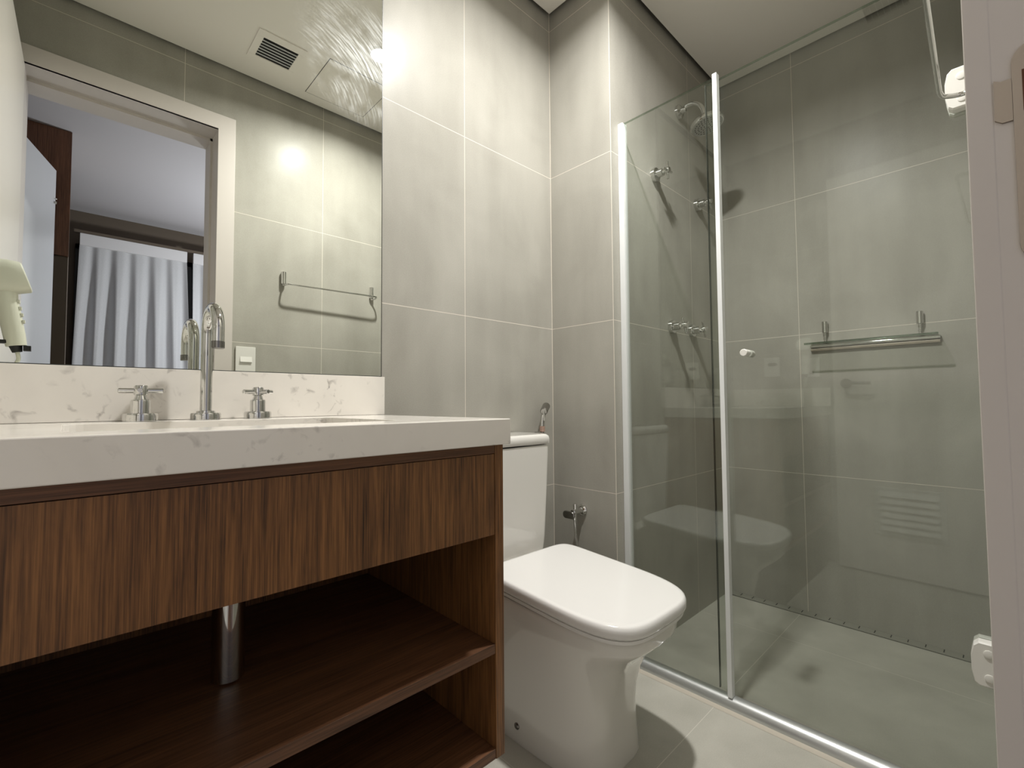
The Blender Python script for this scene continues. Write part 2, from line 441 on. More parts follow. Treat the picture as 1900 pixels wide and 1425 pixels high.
# dropped plaster ceiling with a shadow gap all round
g = .02
b = B()
pts = [(XL + g, DW + g), (W - g, DW + g), (W - g, A - g), (-g, A - g), (-g, -g), (XL + g, -g)]
prism(b, pts, 'Z', CZ, CZ + .013)
ceil = struct('ceiling', b, M_plaster, 'plain white plaster ceiling of the bathroom', smooth=False)
struct('ceiling', bx(XL, W, DW, 0, TOP, TOP + .06), M_plaster, 'slab above the dropped bathroom ceiling')

# door frame: lining with a rebate, casing on the bathroom side, strike plate
b = B()
box(b, -.903, -.879, DW - .105, DW + .012, 0, 2.165)              # rebated part, latch side
box(b, -.912, -.879, DW2, DW - .105, 0, 2.165)                    # deeper part that makes the stop
box(b, -1.531, -1.506, DW2, DW - .002, 0, 2.165)
box(b, -1.531, -.879, DW - .105, DW + .012, 2.141, 2.172)
box(b, -1.531, -.879, DW2, DW - .105, 2.130, 2.172)
box(b, -.9035, -.835, DW - .001, DW + .013, 0, 2.208, bev=.0015)
box(b, XL + .001, -.8355, DW - .001, DW + .0128, 2.141, 2.2078, bev=.0015)
box(b, XL + .001, -1.545, DW - .001, DW + .0126, 0, 2.14, bev=.0015)
trim = struct('trim_1', b, M_trim, 'white lacquered door lining and casing')
b = B()
o2 = []
for a in range(0, 181, 15): o2.append((-1.2260 + .0122 * math.cos(math.radians(a)), 1.1265 + .0122 * math.sin(math.radians(a))))
for a in range(180, 361, 15): o2.append((-1.2260 + .0122 * math.cos(math.radians(a)), 1.002 + .0122 * math.sin(math.radians(a))))
prism(b, o2, 'X', -.9032, -.9050)
lip = [(-1.2136, 1.1165), (-1.2085, 1.1165), (-1.2052, 1.1185), (-1.2050, 1.0905), (-1.2085, 1.0875), (-1.2136, 1.0875)]
prism(b, lip, 'X', -.9031, -.9050)
sp = obj('strike_plate', b, M_satin, trim)
sp['label'] = 'dull nickel strike plate with a side tongue'
obj('latch_hole', bx(-.9054, -.9048, -1.2285, -1.2185, 1.092, 1.120), M_brown, sp)

# bathroom door leaf, swung open a little past square against the left side
def swing(b):
    for v in b.verts: v.co.x -= .014 * (v.co.y + 1.19) / .62
    return b
b = B(); box(b, -1.540, -1.505, -1.192, -.572, .012, 2.128, bev=.002)
leaf = struct('door_1', swing(b), M_lacquer, 'white bathroom door swung open into the room')
b = B()
box(b, -1.505, -1.498, -1.01, -.735, .215, .455, bev=.002)
grille = obj('vent_grille', swing(b), M_white, leaf)
for k in range(6):
    zz = .25 + k * .034
    b = B(); prism(b, [(-1.498, zz), (-1.486, zz - .010), (-1.486, zz - .006), (-1.498, zz + .018)], 'Y', -.985, -.76)
    obj('louvre_blade', swing(b), M_white, grille)
b = B()
cyl(b, (-1.505, -.632, .99), (-1.497, -.632, .99), .026, ch=.002)
cyl(b, (-1.497, -.632, .99), (-1.455, -.632, .99), .009)
tube(b, smooth_path([(-1.458, -.628, .99), (-1.453, -.66, .99), (-1.452, -.70, .989), (-1.454, -.745, .988)], 5), .0085)
h = obj('door_handle', swing(b), M_gun, leaf); h['label'] = 'dark chrome lever handle'

# ------------------------------------------------------------------ bedroom beyond the doorway (seen in the mirror)
BX0, BX1, BY, BZ = -3.0, 1.6, -3.98, 2.5
struct('floor', bx(BX0, BX1, BY, DW2, -.08, -.001), M_bedfloor, 'wooden bedroom floor')
struct('ceiling', bx(BX0, BX1, BY, DW2, BZ, BZ + .1), M_bedceil, 'white bedroom ceiling')
struct('wall_far', bx(BX0, BX1, BY - .1, BY, -.08, BZ + .1), M_taupe, 'dark taupe bedroom wall behind the curtains')
struct('wall_side', bx(BX0 - .1, BX0, BY, DW2, -.08, BZ + .1), M_taupe, 'taupe bedroom side wall by the wardrobe')
struct('wall_opposite', bx(BX1, BX1 + .1, BY, DW2, -.08, BZ + .1), M_taupe, 'taupe bedroom side wall')
b = B(); box(b, BX0, XL - .1, DW2, DW2 + .1, 0, BZ + .1); box(b, W + .1, BX1, DW2, DW2 + .1, 0, BZ + .1)
struct('wall_entry', b, M_taupe, 'bedroom wall beside the bathroom')
# bedroom door leaf, ajar
c, s_ = math.cos(math.radians(-15.4)), math.sin(math.radians(-15.4))
b = B(); box(b, -.035, 0, -.02, .73, .012, 2.10, bev=.002)
rot = Matrix.Rotation(math.radians(-15.5), 4, 'Z')
for v in b.verts:
    q = rot @ Vector((v.co.x, -v.co.y, 0)); v.co = Vector((q.x, q.y, v.co.z))
# bring the free edge's outer corner to its measured place
fe = rot @ Vector((0, -.73, 0))
rot2 = Matrix.Rotation(math.radians(31.0), 4, 'Z')
for v in b.verts:
    q = rot2 @ Vector((v.co.x, v.co.y, 0)); v.co = Vector((q.x, q.y, v.co.z))
fe = rot2 @ fe
for v in b.verts: v.co += Vector((-1.434 - fe.x, -2.095 - fe.y, 0))
d2 = struct('door_2', b, M_sheen, 'glossy cool white door standing ajar in the bedroom')
b = B(); cyl(b, (-1.4385, -2.082, 1.93), (-1.4305, -2.084, 1.93), .006); cyl(b, (-1.4345, -2.079, 1.95), (-1.431, -2.085, 1.95), .003)
obj('door_stop', b, M_white, d2)

# wardrobe: wood-fronted upper cupboard over a dark recess
t = thing('wardrobe', 'tall brown wood wardrobe reaching the bedroom ceiling beside the curtains', 'wardrobe', (-2.0, -2.8, 0))
obj('carcass', bx(-2.6, -1.384, -3.1, -2.52, 0, 2.499), M_taupe, t)
obj('upper_door', bx(-2.6, -1.382, -2.52, -2.50, 1.765, 2.498, bev=.001), M_ward, t)
obj('lower_door', bx(-2.6, -1.384, -2.52, -2.505, .05, 1.757, bev=.001), M_taupe, t)

# window with dark night glass, behind the curtains
b = B()
for x0, x1 in ((-1.35, -1.31), (-.62, -.56), (.16, .20)): box(b, x0, x1, BY, BY + .03, .9, 2.22)
box(b, -1.35, .20, BY, BY + .03, 2.18, 2.22); box(b, -1.35, .20, BY, BY + .03, .86, .90)
box(b, -1.35, .20, BY + .002, BY + .026, 1.62, 1.65); box(b, -1.35, .20, BY + .002, BY + .026, 1.98, 2.0)
win = struct('window_1', b, M_black, 'black framed bedroom window at night')
obj('window_pane', bx(-1.33, .18, BY + .008, BY + .014, .88, 2.2), M_night, win)

def curtain(x0t, x1t, x0b, x1b, label, ph):
    t = thing('curtain', label, 'curtain', ((x0t + x1t) / 2, -3.86, 0), 'sheer curtains over the bedroom window')
    b = B(); nz, nx = 26, int((x1t - x0t) / .008)
    z0, z1 = .02, 2.20
    vs = []
    for j in range(nz + 1):
        f = j / nz; z = z1 + (z0 - z1) * f; row = []
        amp = .008 + .024 * min(1, f * 3.0)
        for i in range(nx + 1):
            s = i / nx; x = (x0t + (x1t - x0t) * s) * (1 - f) + (x0b + (x1b - x0b) * s) * f
            k = s * (x1t - x0t) / .118 * 2 * PI + ph + .5 * math.sin(5 * s + ph)
            wv = math.sin(k) + .28 * math.sin(2 * k + 1.1 + f) + .2 * math.sin(.5 * k + 2 * f)
            row.append(b.verts.new((x + .012 * math.cos(k) * min(1, 2 * f), -3.865 + amp * wv, z)))
        vs.append(row)
    for j in range(nz):
        for i in range(nx):
            b.faces.new((vs[j][i], vs[j][i + 1], vs[j + 1][i + 1], vs[j + 1][i]))
    obj('drape', b, M_curtain, t, angle=180)
    obj('heading_tape', bx(x0t, x1t, -3.874, -3.846, 2.19, 2.287, bev=.004), M_header, t)
curtain(-1.326, -.612, -1.40, -.55, 'long pale sheer curtain with deep folds seen in the mirror', 0.4)
curtain(-.566, .30, -.545, .32, 'strip of a second sheer curtain beside the door frame, past the dark gap', 1.3)
tag(obj('curtain_track', bx(-1.36, .32, -3.875, -3.845, 2.288, 2.31), M_taupe), 'dark track above the bedroom curtains', 'curtain track')

# ------------------------------------------------------------------ mirror
t = thing('mirror', 'large frameless mirror above the marble backsplash', 'mirror', (-1.17, 0, .976))
obj('glass', bx(-1.599, -.7315, -.0045, -.0005, .9755, 2.436), M_mirror, t, smooth=False)
b = B()
box(b, -.7315, -.7295, -.0048, -.0005, .974, 2.436); box(b, -1.599, -.7295, -.0048, -.0005, .9735, .9755)
obj('edge_strip', b, M_edge, t, smooth=False)

# ------------------------------------------------------------------ vanity
t = thing('marble_countertop', 'white grey-flecked marble countertop with raised backsplash', 'countertop', (-1.17, -.27, .82))
X0, X1, Y0, Y1, Z0, Z1 = -1.599, -.7485, -.55, -.0005, .8195, .868
hx0, hx1, hy0, hy1 = -1.37, -.93, -.455, -.125
b = B()
def ring_slab(b, z0, z1):
    outer = [(X0, Y0), (X1, Y0), (X1, Y1), (X0, Y1)]
    inner = rrect(hx0, hx1, hy0, hy1, .025, 4)
    n = 6
    segs = []
    for q, (a, c2) in enumerate(((X1, Y1), (X0, Y1), (X0, Y0), (X1, Y0))): pass
    ov = {}
    corners = [(X1, Y1), (X0, Y1), (X0, Y0), (X1, Y0)]
    for z, flip in ((z1, False), (z0, True)):
        iv = [b.verts.new((p[0], p[1], z)) for p in inner]; cv = [b.verts.new((p[0], p[1], z)) for p in corners]
        ov[z] = (iv, cv); m = len(inner); per = m // 4
        for q in range(4):
            for k in range(per - 1):
                i = q * per + k
                b.faces.new([cv[q], iv[i], iv[i + 1]])
            i = q * per + per - 1
            b.faces.new([cv[q], iv[i], iv[(i + 1) % m], cv[(q + 1) % 4]])
    for idx in (0, 1):
        A_, B_ = ov[z0][idx], ov[z1][idx]; m = len(A_)
        for i in range(m): b.faces.new((A_[i], A_[(i + 1) % m], B_[(i + 1) % m], B_[i]))
ring_slab(b, Z0, Z1)
sl = obj('slab', b, M_marble, t, smooth=False)
bv = sl.modifiers.new('arris', 'BEVEL'); bv.width = .0016; bv.segments = 2; bv.limit_method = 'ANGLE'; bv.angle_limit = math.radians(60)
obj('backsplash', bx(-1.599, -.7275, -.019, -.0005, .8685, .973, bev=.001), M_marble, t)
obj('side_splash', bx(-1.599, -1.582, -.545, -.0195, .8685, .971, bev=.001), M_marble, t)
t = thing('sink_basin', 'white undermount sink basin below the marble countertop', 'sink', (-1.15, -.29, .70))
b = B()
o1 = rrect(hx0 - .004, hx1 + .004, hy0 - .004, hy1 + .004, .028, 4)
o3 = rrect(hx0 + .02, hx1 - .02, hy0 + .02, hy1 - .02, .03, 4)
o4 = rrect(hx0 + .05, hx1 - .05, hy0 + .05, hy1 - .05, .03, 4)
oo = rrect(hx0 - .015, hx1 + .015, hy0 - .015, hy1 + .015, .03, 4)
ob = rrect(hx0 + .01, hx1 - .01, hy0 + .01, hy1 - .01, .03, 4)
rings(b, [[Vector((p[0], p[1], z)) for p in o] for o, z in ((o1, .8190), (o3, .75), (o4, .705), (o4, .70), (ob, .69), (oo, .8190))], cap=False, close=True)
box(b, hx0 + .05, hx1 - .05, hy0 + .05, hy1 - .05, .697, .705)
obj('bowl', b, M_ceramic, t)
b = B(); lathe(b, (-1.15, -.29, .7055), (0, 0, 1), [(0, .03), (.002, .03), (.003, .026), (.001, .02)])
obj('drain_ring', b, M_chrome, t)

t = thing('vanity_cabinet', 'walnut wall-hung vanity cabinet with open shelves under the marble countertop', 'cabinet', (-1.17, -.26, .235))
CYF = -.53
obj('side_panel', bx(-.772, -.751, CYF, -.001, .235, .8190, bev=.0006), M_wood_v, t)
obj('side_panel', bx(-1.598, -1.577, CYF, -.001, .235, .8190, bev=.0006), M_wood_v, t)
obj('top_rail', bx(-1.5765, -.7725, CYF, CYF + .09, .802, .8190, bev=.0006), M_wood_h, t)
obj('fascia_panel', bx(-1.5765, -.7725, CYF + .0012, CYF + .018, .648, .8008, bev=.0006), M_wood_v, t)
obj('shelf', bx(-1.5765, -.7725, CYF + .001, -.014, .427, .445, bev=.0006), M_wood_h, t)
obj('bottom_panel', bx(-1.5765, -.7725, CYF + .001, -.014, .2352, .2535, bev=.0006), M_wood_h, t)
obj('back_panel', bx(-1.5765, -.7725, -.0135, -.001, .2352, .8190), M_wood_v, t)

t = thing('sink_trap', 'chrome sink trap tube hanging below the walnut fascia', 'pipe', (-1.163, -.3, .4455))
b = B(); lathe(b, (-1.163, -.3, .4455), (0, 0, 1), [(0, .020), (.003, .0245), (.165, .0245), (.168, .0262), (.178, .0262), (.18, .0245), (.205, .0245), (.206, .016), (.25, .016)])
obj('bottle', b, M_chrome, t)
b = B(); tube(b, [(-1.163, -.28, .60), (-1.163, -.2, .60), (-1.163, -.014, .60)], .014)
obj('waste_arm', b, M_chrome, t)

# ------------------------------------------------------------------ taps: one cross-handle valve model, upright on the counter or turned to the wall
def make_valve(loc, label, cat='tap', rot=(0, 0, 0), group=None):
    t = thing('cross_handle_tap', label, cat, loc, group)
    b = B(); lathe(b, (0, 0, 0), (0, 0, 1), [(0, .027), (.012, .027), (.015, .0255), (.016, .019)], 32)
    obj('flange', b, M_chrome, t, local=True)
    b = B(); lathe(b, (0, 0, .0155), (0, 0, 1), [(0, .0155), (.022, .0155), (.025, .0145), (.026, .011), (.034, .0085)], 32)
    obj('body', b, M_chrome, t, local=True)
    b = B(); lathe(b, (0, 0, .049), (0, 0, 1), [(0, .0095), (.002, .0115), (.016, .0115), (.019, .0095), (.020, .004)], 28)
    for a in (0, 90, 180, 270):
        d = Vector((math.cos(math.radians(a)), math.sin(math.radians(a)), 0))
        cyl(b, d * .009 + Vector((0, 0, .058)), d * .034 + Vector((0, 0, .058)), .0047, seg=16, ch=.001)
    obj('cross_handle', b, M_chrome, t, local=True)
    t.rotation_euler = rot
    return t
v0 = make_valve((-1.265, -.075, .8682), 'chrome cross-handle tap left of the faucet spout', group='cross-handle taps')
v0.rotation_euler = (0, 0, math.radians(-8))
dup(v0, (-1.063, -.075, .8682), 'chrome cross-handle tap right of the faucet spout on the counter', (0, 0, math.radians(20)))
def wall_rot(spin): return (Matrix.Rotation(math.radians(90), 3, 'X') @ Matrix.Rotation(math.radians(spin), 3, 'Z')).to_euler()
dup(v0, (.296, A, 1.795), 'upper left shower tap, nearest the white glass channel, high on the wall', wall_rot(4))
dup(v0, (.67, A, 1.784), 'upper shower tap half hidden by the white post, below the shower head', wall_rot(30))
dup(v0, (.41, A, 1.203), 'left one of the lower pair of shower taps', wall_rot(28))
dup(v0, (.588, A, 1.205), 'right one of the lower pair of shower taps, close to the white post', wall_rot(20))

t = thing('faucet_spout', 'tall chrome gooseneck faucet spout on the marble countertop', 'faucet', (-1.16, -.075, .8682))
b = B(); lathe(b, (-1.16, -.075, .8682), (0, 0, 1), [(0, .027), (.011, .027), (.014, .0255), (.0145, .017), (.018, .0165), (.019, .012)], 32)
obj('flange', b, M_chrome, t)
rz = 1.043; rr = .048
path = [(-1.16, -.075, .886), (-1.16, -.075, .93), (-1.16, -.075, .99)] + [(-1.16, -.075 - rr + rr * math.cos(a), rz + rr * math.sin(a)) for a in [PI * k / 18 for k in range(19)]] + [(-1.16, -.075 - 2 * rr, 1.02)]
b = B(); tube(b, path, .0108, 24)
obj('gooseneck', b, M_chrome, t)
b = B(); cyl(b, (-1.16, -.075 - 2 * rr, 1.0205), (-1.16, -.075 - 2 * rr, 1.006), .0114, ch=.001)
obj('aerator', b, M_gun, t)

# ------------------------------------------------------------------ toilet
TX = -.350
def dsec(w, yf, yb, z, n=3.0, nb=7.0, cnt=64, cx=TX, shear=0.0):
    yc = yb + (yf - yb) * .42; pts = []
    for k in range(cnt):
        a = 2 * PI * k / cnt; c_, s2 = math.cos(a), math.sin(a)
        e = n if s2 < 0 else nb
        x = cx + w * math.copysign(abs(c_) ** (2 / e), c_)
        y = yc + (yc - yf if s2 < 0 else yb - yc) * math.copysign(abs(s2) ** (2 / e), s2)
        pts.append(Vector((x, y, z + shear * (y + .2))))
    return pts
t = thing('toilet', 'white close-coupled toilet with closed lid between the vanity and shower screen', 'toilet', (TX, -.33, 0))
b = B()
secs = [(.136, -.531, -.03, 0.0, 3.8), (.137, -.532, -.03, .006, 3.8), (.138, -.527, -.03, .06, 3.7), (.141, -.524, -.03, .12, 3.6), (.146, -.529, -.03, .17, 3.5),
        (.152, -.543, -.028, .22, 3.4), (.158, -.563, -.026, .26, 3.4), (.163, -.586, -.024, .29, 3.4), (.166, -.602, -.022, .31, 3.5), (.1685, -.620, -.021, .328, 3.5), (.1705, -.632, -.02, .342, 3.6),
        (.1715, -.636, -.02, .352, 3.6), (.173, -.638, -.02, .37, 3.7), (.1745, -.640, -.02, .388, 3.7), (.171, -.636, -.022, .393, 3.7), (.13, -.58, -.05, .394, 3.7)]
rings(b, [dsec(w_, yf, yb, z, n) for w_, yf, yb, z, n in secs])
for v in b.verts:                       # rim follows the slope of the lid
    k = min(1, max(0, (v.co.z - .27) / .12)); v.co.z += k * .05 * (v.co.y + .2)
obj('pedestal', b, M_ceramic, t, angle=60)
SH = .068
b = B(); rings(b, [dsec(w_, yf, yb, z, 3.9, 9, shear=SH) for w_, yf, yb, z in ((.171, -.640, -.20, .399), (.178, -.648, -.195, .401), (.179, -.649, -.195, .409), (.173, -.642, -.20, .411))])
obj('seat', b, M_seat, t, angle=60)
b = B(); rings(b, [dsec(w_, yf, yb, z, 3.9, 9, shear=SH) for w_, yf, yb, z in ((.174, -.644, -.198, .4115), (.181, -.652, -.192, .4130), (.183, -.6545, -.191, .419), (.1828, -.654, -.1912, .431), (.1805, -.6515, -.193, .438), (.176, -.647, -.197, .4412), (.168, -.639, -.205, .4422))])
obj('lid', b, M_seat, t, angle=60)
b = B()
for sx in (-1, 1):
    b = B(); cyl(b, (TX + sx * .075 - .02, -.185, .420), (TX + sx * .075 + .02, -.185, .420), .012, ch=.002)
    obj('hinge', b, M_seat, t)
def tsec(w, yf, z, yb=-.006, r=.02):
    return [Vector((p[0], p[1], z)) for p in rrect(TX - w, TX + w, yf, yb, r, 5)]
b = B(); rings(b, [tsec(.140, -.138, .395), (tsec(.146, -.1425, .42)), tsec(.150, -.145, .46), tsec(.158, -.149, .62), tsec(.1635, -.1515, .752), tsec(.162, -.150, .757), tsec(.155, -.143, .758)])
obj('tank', b, M_ceramic, t, angle=60)
b = B(); rings(b, [tsec(.160, -.148, .7612), tsec(.1665, -.1545, .7635), tsec(.167, -.155, .778), tsec(.165, -.153, .787), tsec(.159, -.147, .793), tsec(.150, -.138, .7945)])
obj('tank_lid', b, M_ceramic, t, angle=70)
b = B(); lathe(b, (TX, -.08, .7946), (0, 0, 1), [(0, .03), (.003, .03), (.0045, .028), (.005, .004)])
obj('flush_button', b, M_chrome, t)
b = B(); lathe(b, (-.4855, -.291, .046), (-1, 0, 0), [(0, .0085), (.004, .0085), (.006, .006), (.0062, .001)], 16)
bc = obj('bolt_cap', b, M_gun, t); bc['label'] = 'dark chrome bolt cap low on the side'

# bidet sprayer and its supply valve
t = thing('bidet_sprayer', 'dark chrome hand bidet sprayer hanging by the tank in the corner', 'bidet sprayer', (-.10, -.03, .79))
b = B(); box(b, -.107, -.091, -.0305, -.0006, .772, .7915, bev=.002); obj('wall_hook', b, M_chrome, t)
b = B(); cyl(b, (-.121, -.062, .866), (-.076, -.034, .886), .0135, .0145, ch=.003); obj('spray_head', b, M_grey, t)
b = B(); tube(b, [(-.099, -.034, .812), (-.099, -.036, .84), (-.098, -.043, .872)], .0085, radii=[.0085, .008, .010]); obj('handle', b, M_chrome, t)
b = B(); tube(b, [(-.119, -.060, .874), (-.123, -.064, .858), (-.124, -.066, .838), (-.128, -.068, .832)], .0035); obj('trigger', b, M_chrome, t)
b = B(); cyl(b, (-.099, -.034, .792), (-.099, -.034, .812), .0098, ch=.001); cl = obj('collar', b, M_pink, t); cl['label'] = 'pale pink plastic collar'
t = thing('bidet_valve', 'chrome stop valve with lever and hose on the wall beside the toilet', 'valve', (0, -.137, .508))
b = B(); lathe(b, (-.0003, -.137, .508), (-1, 0, 0), [(0, .021), (.004, .0205), (.009, .015), (.010, .010)], 28); obj('flange', b, M_chrome, t)
b = B(); cyl(b, (-.009, -.137, .508), (-.058, -.137, .508), .0105, ch=.002); cyl(b, (-.042, -.137, .512), (-.042, -.137, .535), .0075, ch=.001)
cyl(b, (-.045, -.137, .504), (-.045, -.137, .478), .0075, ch=.001); obj('body', b, M_chrome, t)
b = B(); prism(b, rrect(-.151, -.100, .485, .511, .012, 5), 'X', -.058, -.068, .002); obj('lever', b, M_grey, t)
pts = smooth_path([(-.045, -.137, .479), (-.046, -.141, .43), (-.05, -.148, .36), (-.07, -.13, .26), (-.10, -.07, .22), (-.12, -.035, .30), (-.115, -.022, .50), (-.102, -.030, .70), (-.099, -.034, .7915)], 26)
b = B(); tube(b, pts, .005, 10, radii=[.0056 if i % 2 else .0042 for i in range(len(pts))]); obj('hose', b, M_chrome, t, angle=80)

# ------------------------------------------------------------------ shower screen
GX = .058
t = thing('glass_screen', 'fixed green-tinted glass shower panel between two white uprights', 'shower screen', (GX, -.45, .036))
obj('glass', bx(GX - .004, GX + .004, -.622, -.300, .037, 1.897), M_glass, t, smooth=False)
obj('top_edge', bx(GX - .0042, GX + .0042, -.622, -.3035, 1.8957, 1.8972), M_topedge, t, smooth=False)
obj('wall_channel', bx(GX - .013, GX + .013, -.3035, A - .0005, .036, 1.897, bev=.001), M_alu, t)
obj('end_post', bx(GX - .010, GX + .010, -.635, -.6215, .036, 1.906, bev=.001), M_alu, t)
t = thing('shower_door', 'wide green-tinted glass shower door hung on white hinges', 'shower door', (GX + .014, -.9, .04))
DX = GX + .0165
obj('glass', bx(DX - .004, DX + .004, -1.183, -.591, .041, 1.897), M_glass, t, smooth=False)
obj('top_edge', bx(DX - .0042, DX + .0042, -1.183, -.591, 1.8957, 1.8972), M_topedge, t, smooth=False)
b = B(); box(b, DX - .0046, DX + .0046, -.5912, -.5895, .041, 1.897); obj('edge_seal', b, M_edge, t)
for zc, o_ in ((1.588, 0), (.338, 1)):
    b = B()
    zt, zb = zc + .047, zc - .045
    out = [(-1.203, zb), (-1.150, zb), (-1.143, zb + .006), (-1.1385, zb + .03), (-1.1385, zt - .03), (-1.143, zt - .008), (-1.151, zt), (-1.203, zt)]
    prism(b, out, 'X', GX - .014, DX - .0045, .003)
    prism(b, out, 'X', DX + .0045, DX + .020, .003)
    hg = obj('hinge', b, M_white, t, angle=25)
    for zz in (zc + .025, zc - .025):
        b = B(); lathe(b, (GX - .0138, -1.166, zz), (-1, 0, 0), [(0, .0085), (.0015, .0085), (.0022, .007), (.0023, .001)], 20)
        obj('screw_cap', b, M_white, hg)
b = B(); cyl(b, (DX - .0045, -.695, 1.038), (DX - .036, -.695, 1.038), .0105, ch=.0015); cyl(b, (DX + .0045, -.695, 1.038), (DX + .030, -.695, 1.038), .0105, ch=.0015)
obj('knob', b, M_white, t)
# half-round aluminium threshold with its sealant bead
t = thing('shower_threshold', 'half-round aluminium threshold strip on the floor under the glass', 'threshold', (GX, -.74, 0))
prof = [(.0385, 0.0005)] + [(.0655 - .027 * math.cos(a), .008 + .028 * math.sin(a)) for a in [PI * k / 14 for k in range(15)]] + [(.0925, 0.0005)]
b = B(); rings(b, [[Vector((p[0], y, p[1])) for p in prof] for y in (A - .0005, DW + .014)])
obj('profile', b, M_anod, t)
b = B(); rings(b, [[Vector((x, y, z)) for x, z in ((.0285, .0004), (.034, .0055), (.0384, .008), (.0384, .0004))] for y in (A - .0005, DW + .014)])
obj('sealant_bead', b, M_caulk, t)

# linear drain along the end wall
t = thing('linear_drain', 'long grey slotted drain strip in the floor at the foot of the shower wall', 'drain', (.912, -.74, 0))
obj('grate', bx(.889, W - .0008, DW + .002, A - .001, .0003, .0032, bev=.0006), M_drain, t, smooth=False)
for k in range(17):
    y = -.340 - .0493 * k
    obj('slot', bx(.903, W - .006, y - .0035, y, .0030, .00345), M_slot, t, smooth=False)
obj('shadow_joint', bx(.8862, .8892, DW + .003, A - .002, .0003, .0010), M_slot, t, smooth=False)

# shower head
t = thing('rain_shower', 'round chrome shower head on a short curved arm high on the wall', 'shower head', (.513, A, 2.146))
b = B(); lathe(b, (.513, A - .0003, 2.145), (0, -1, 0), [(0, .030), (.010, .029), (.016, .022), (.018, .013), (.034, .012), (.036, .0105)], 32); obj('wall_flange', b, M_chrome, t)
b = B(); tube(b, smooth_path([(.513, A - .02, 2.145), (.513, -.325, 2.156), (.513, -.355, 2.151), (.513, -.383, 2.125), (.513, -.397, 2.085)], 6), .0095, 18); obj('arm', b, M_chrome, t)
b = B()
hc = Vector((.513, -.405, 2.045)); hd = Vector((0.02, -.20, -1)).normalized()
lathe(b, hc - hd * .040, hd, [(0, .012), (.010, .014), (.016, .022), (.026, .050), (.033, .062), (.040, .0655), (.050, .0655), (.053, .063)], 44)
hd_o = obj('head', b, M_chrome, t)
b = B(); lathe(b, hc + hd * .0128, hd, [(0, .060), (.0012, .059), (.0014, .001)], 44); fp = obj('face_plate', b, M_plate, hd_o)
u, v = frame(hd); b = B()
for ring, cnt in ((.012, 6), (.024, 12), (.036, 18), (.048, 24)):
    for k in range(cnt):
        a = 2 * PI * k / cnt + ring * 40
        p = hc + hd * .0141 + (u * math.cos(a) + v * math.sin(a)) * ring
        cyl(b, p, p + hd * .0016, .0026, .002, 8)
nz_ = obj('nozzles', b, M_nozzle, fp if False else hd_o)

# glass shelf on the end wall
def post(parent, x, y, ztop, name='post'):
    b = B(); lathe(b, (x, y, ztop), (0, 0, -1), [(0, .009), (.0015, .0105), (.046, .0105), (.0475, .009), (.0485, .0045), (.054, .0045), (.056, .0065), (.059, .0065), (.061, .0042), (.070, .0042), (.072, .0065), (.0755, .0065), (.0765, .004), (.086, .004)], 24)
    return obj(name, b, M_chrome, parent)
t = thing('glass_shelf', 'clear glass shelf with chrome rail and two posts on the shower end wall', 'shelf', (W, -.86, 1.13))
obj('plate', bx(W - .105, W - .0006, -1.0595, -.649, 1.128, 1.136, bev=.0008), M_clear, t, smooth=False)
b = B(); box(b, W - .1062, W - .1048, -1.0595, -.649, 1.128, 1.136); obj('front_edge', b, M_edgeglass, t, smooth=False)
b = B(); cyl(b, (W - .0085, -.649, 1.1285), (W - .0085, -1.0595, 1.1285), .0075, ch=.001); obj('back_rail', b, M_chrome, t)
b = B(); box(b, W - .0125, W - .0006, -1.0585, -.650, 1.108, 1.118, bev=.001); obj('wall_strip', b, M_satin, t)
for y in (-.7040, -1.0045): post(t, W - .0135, y, 1.229)

# towel bar on the front wall
t = thing('towel_bar', 'thin chrome towel bar on two short posts on the doorway wall', 'towel bar', (-.39, DW, 1.47))
for x in (-.62, -.162):
    b = B(); lathe(b, (x, DW + .0120, 1.543), (0, 0, -1), [(0, .009), (.0015, .0115), (.060, .0115), (.0615, .010), (.0625, .005), (.070, .0045)], 24); obj('post', b, M_chrome, t)
P = [(-.62, DW + .012, 1.474), (-.619, DW + .03, 1.475), (-.613, DW + .050, 1.477), (-.595, DW + .0560, 1.477)]
Q = [(-.18, DW + .0630, 1.482), (-.157, DW + .058, 1.482), (-.150, DW + .035, 1.478), (-.162, DW + .012, 1.474)]
b = B(); tube(b, smooth_path(P, 6) + smooth_path(Q, 6), .0042, 12); obj('bar', b, M_chrome, t)

# switches
t = thing('light_switch', 'cream light switch plate on the wall beside the door casing', 'switch', (-.778, DW, 1.107))
b = B(); box(b, -.819, -.737, DW + .0002, DW + .008, 1.049, 1.165, bev=.002); obj('wall_plate', b, M_white, t)
b = B(); prism(b, [(DW + .008, 1.092), (DW + .014, 1.095), (DW + .0085, 1.119), (DW + .008, 1.119)], 'X', -.801, -.753); obj('rocker', b, M_white, t)
t = thing('wall_outlet', 'white outlet plate on the left wall above the countertop', 'outlet', (XL, -.244, 1.105))
obj('wall_plate', bx(XL + .0002, XL + .008, -.287, -.201, 1.047, 1.163, bev=.002), M_white, t)
b = B(); box(b, XL + .008, XL + .011, -.262, -.226, 1.068, 1.084, bev=.001); obj('rocker', b, M_white, t)
b = B(); prism(b, [(-.230, 1.110), (-.268, 1.110), (-.276, 1.120), (-.268, 1.130), (-.230, 1.130), (-.222, 1.120)], 'X', XL + .008, XL + .0095); obj('socket', b, M_slot, t)

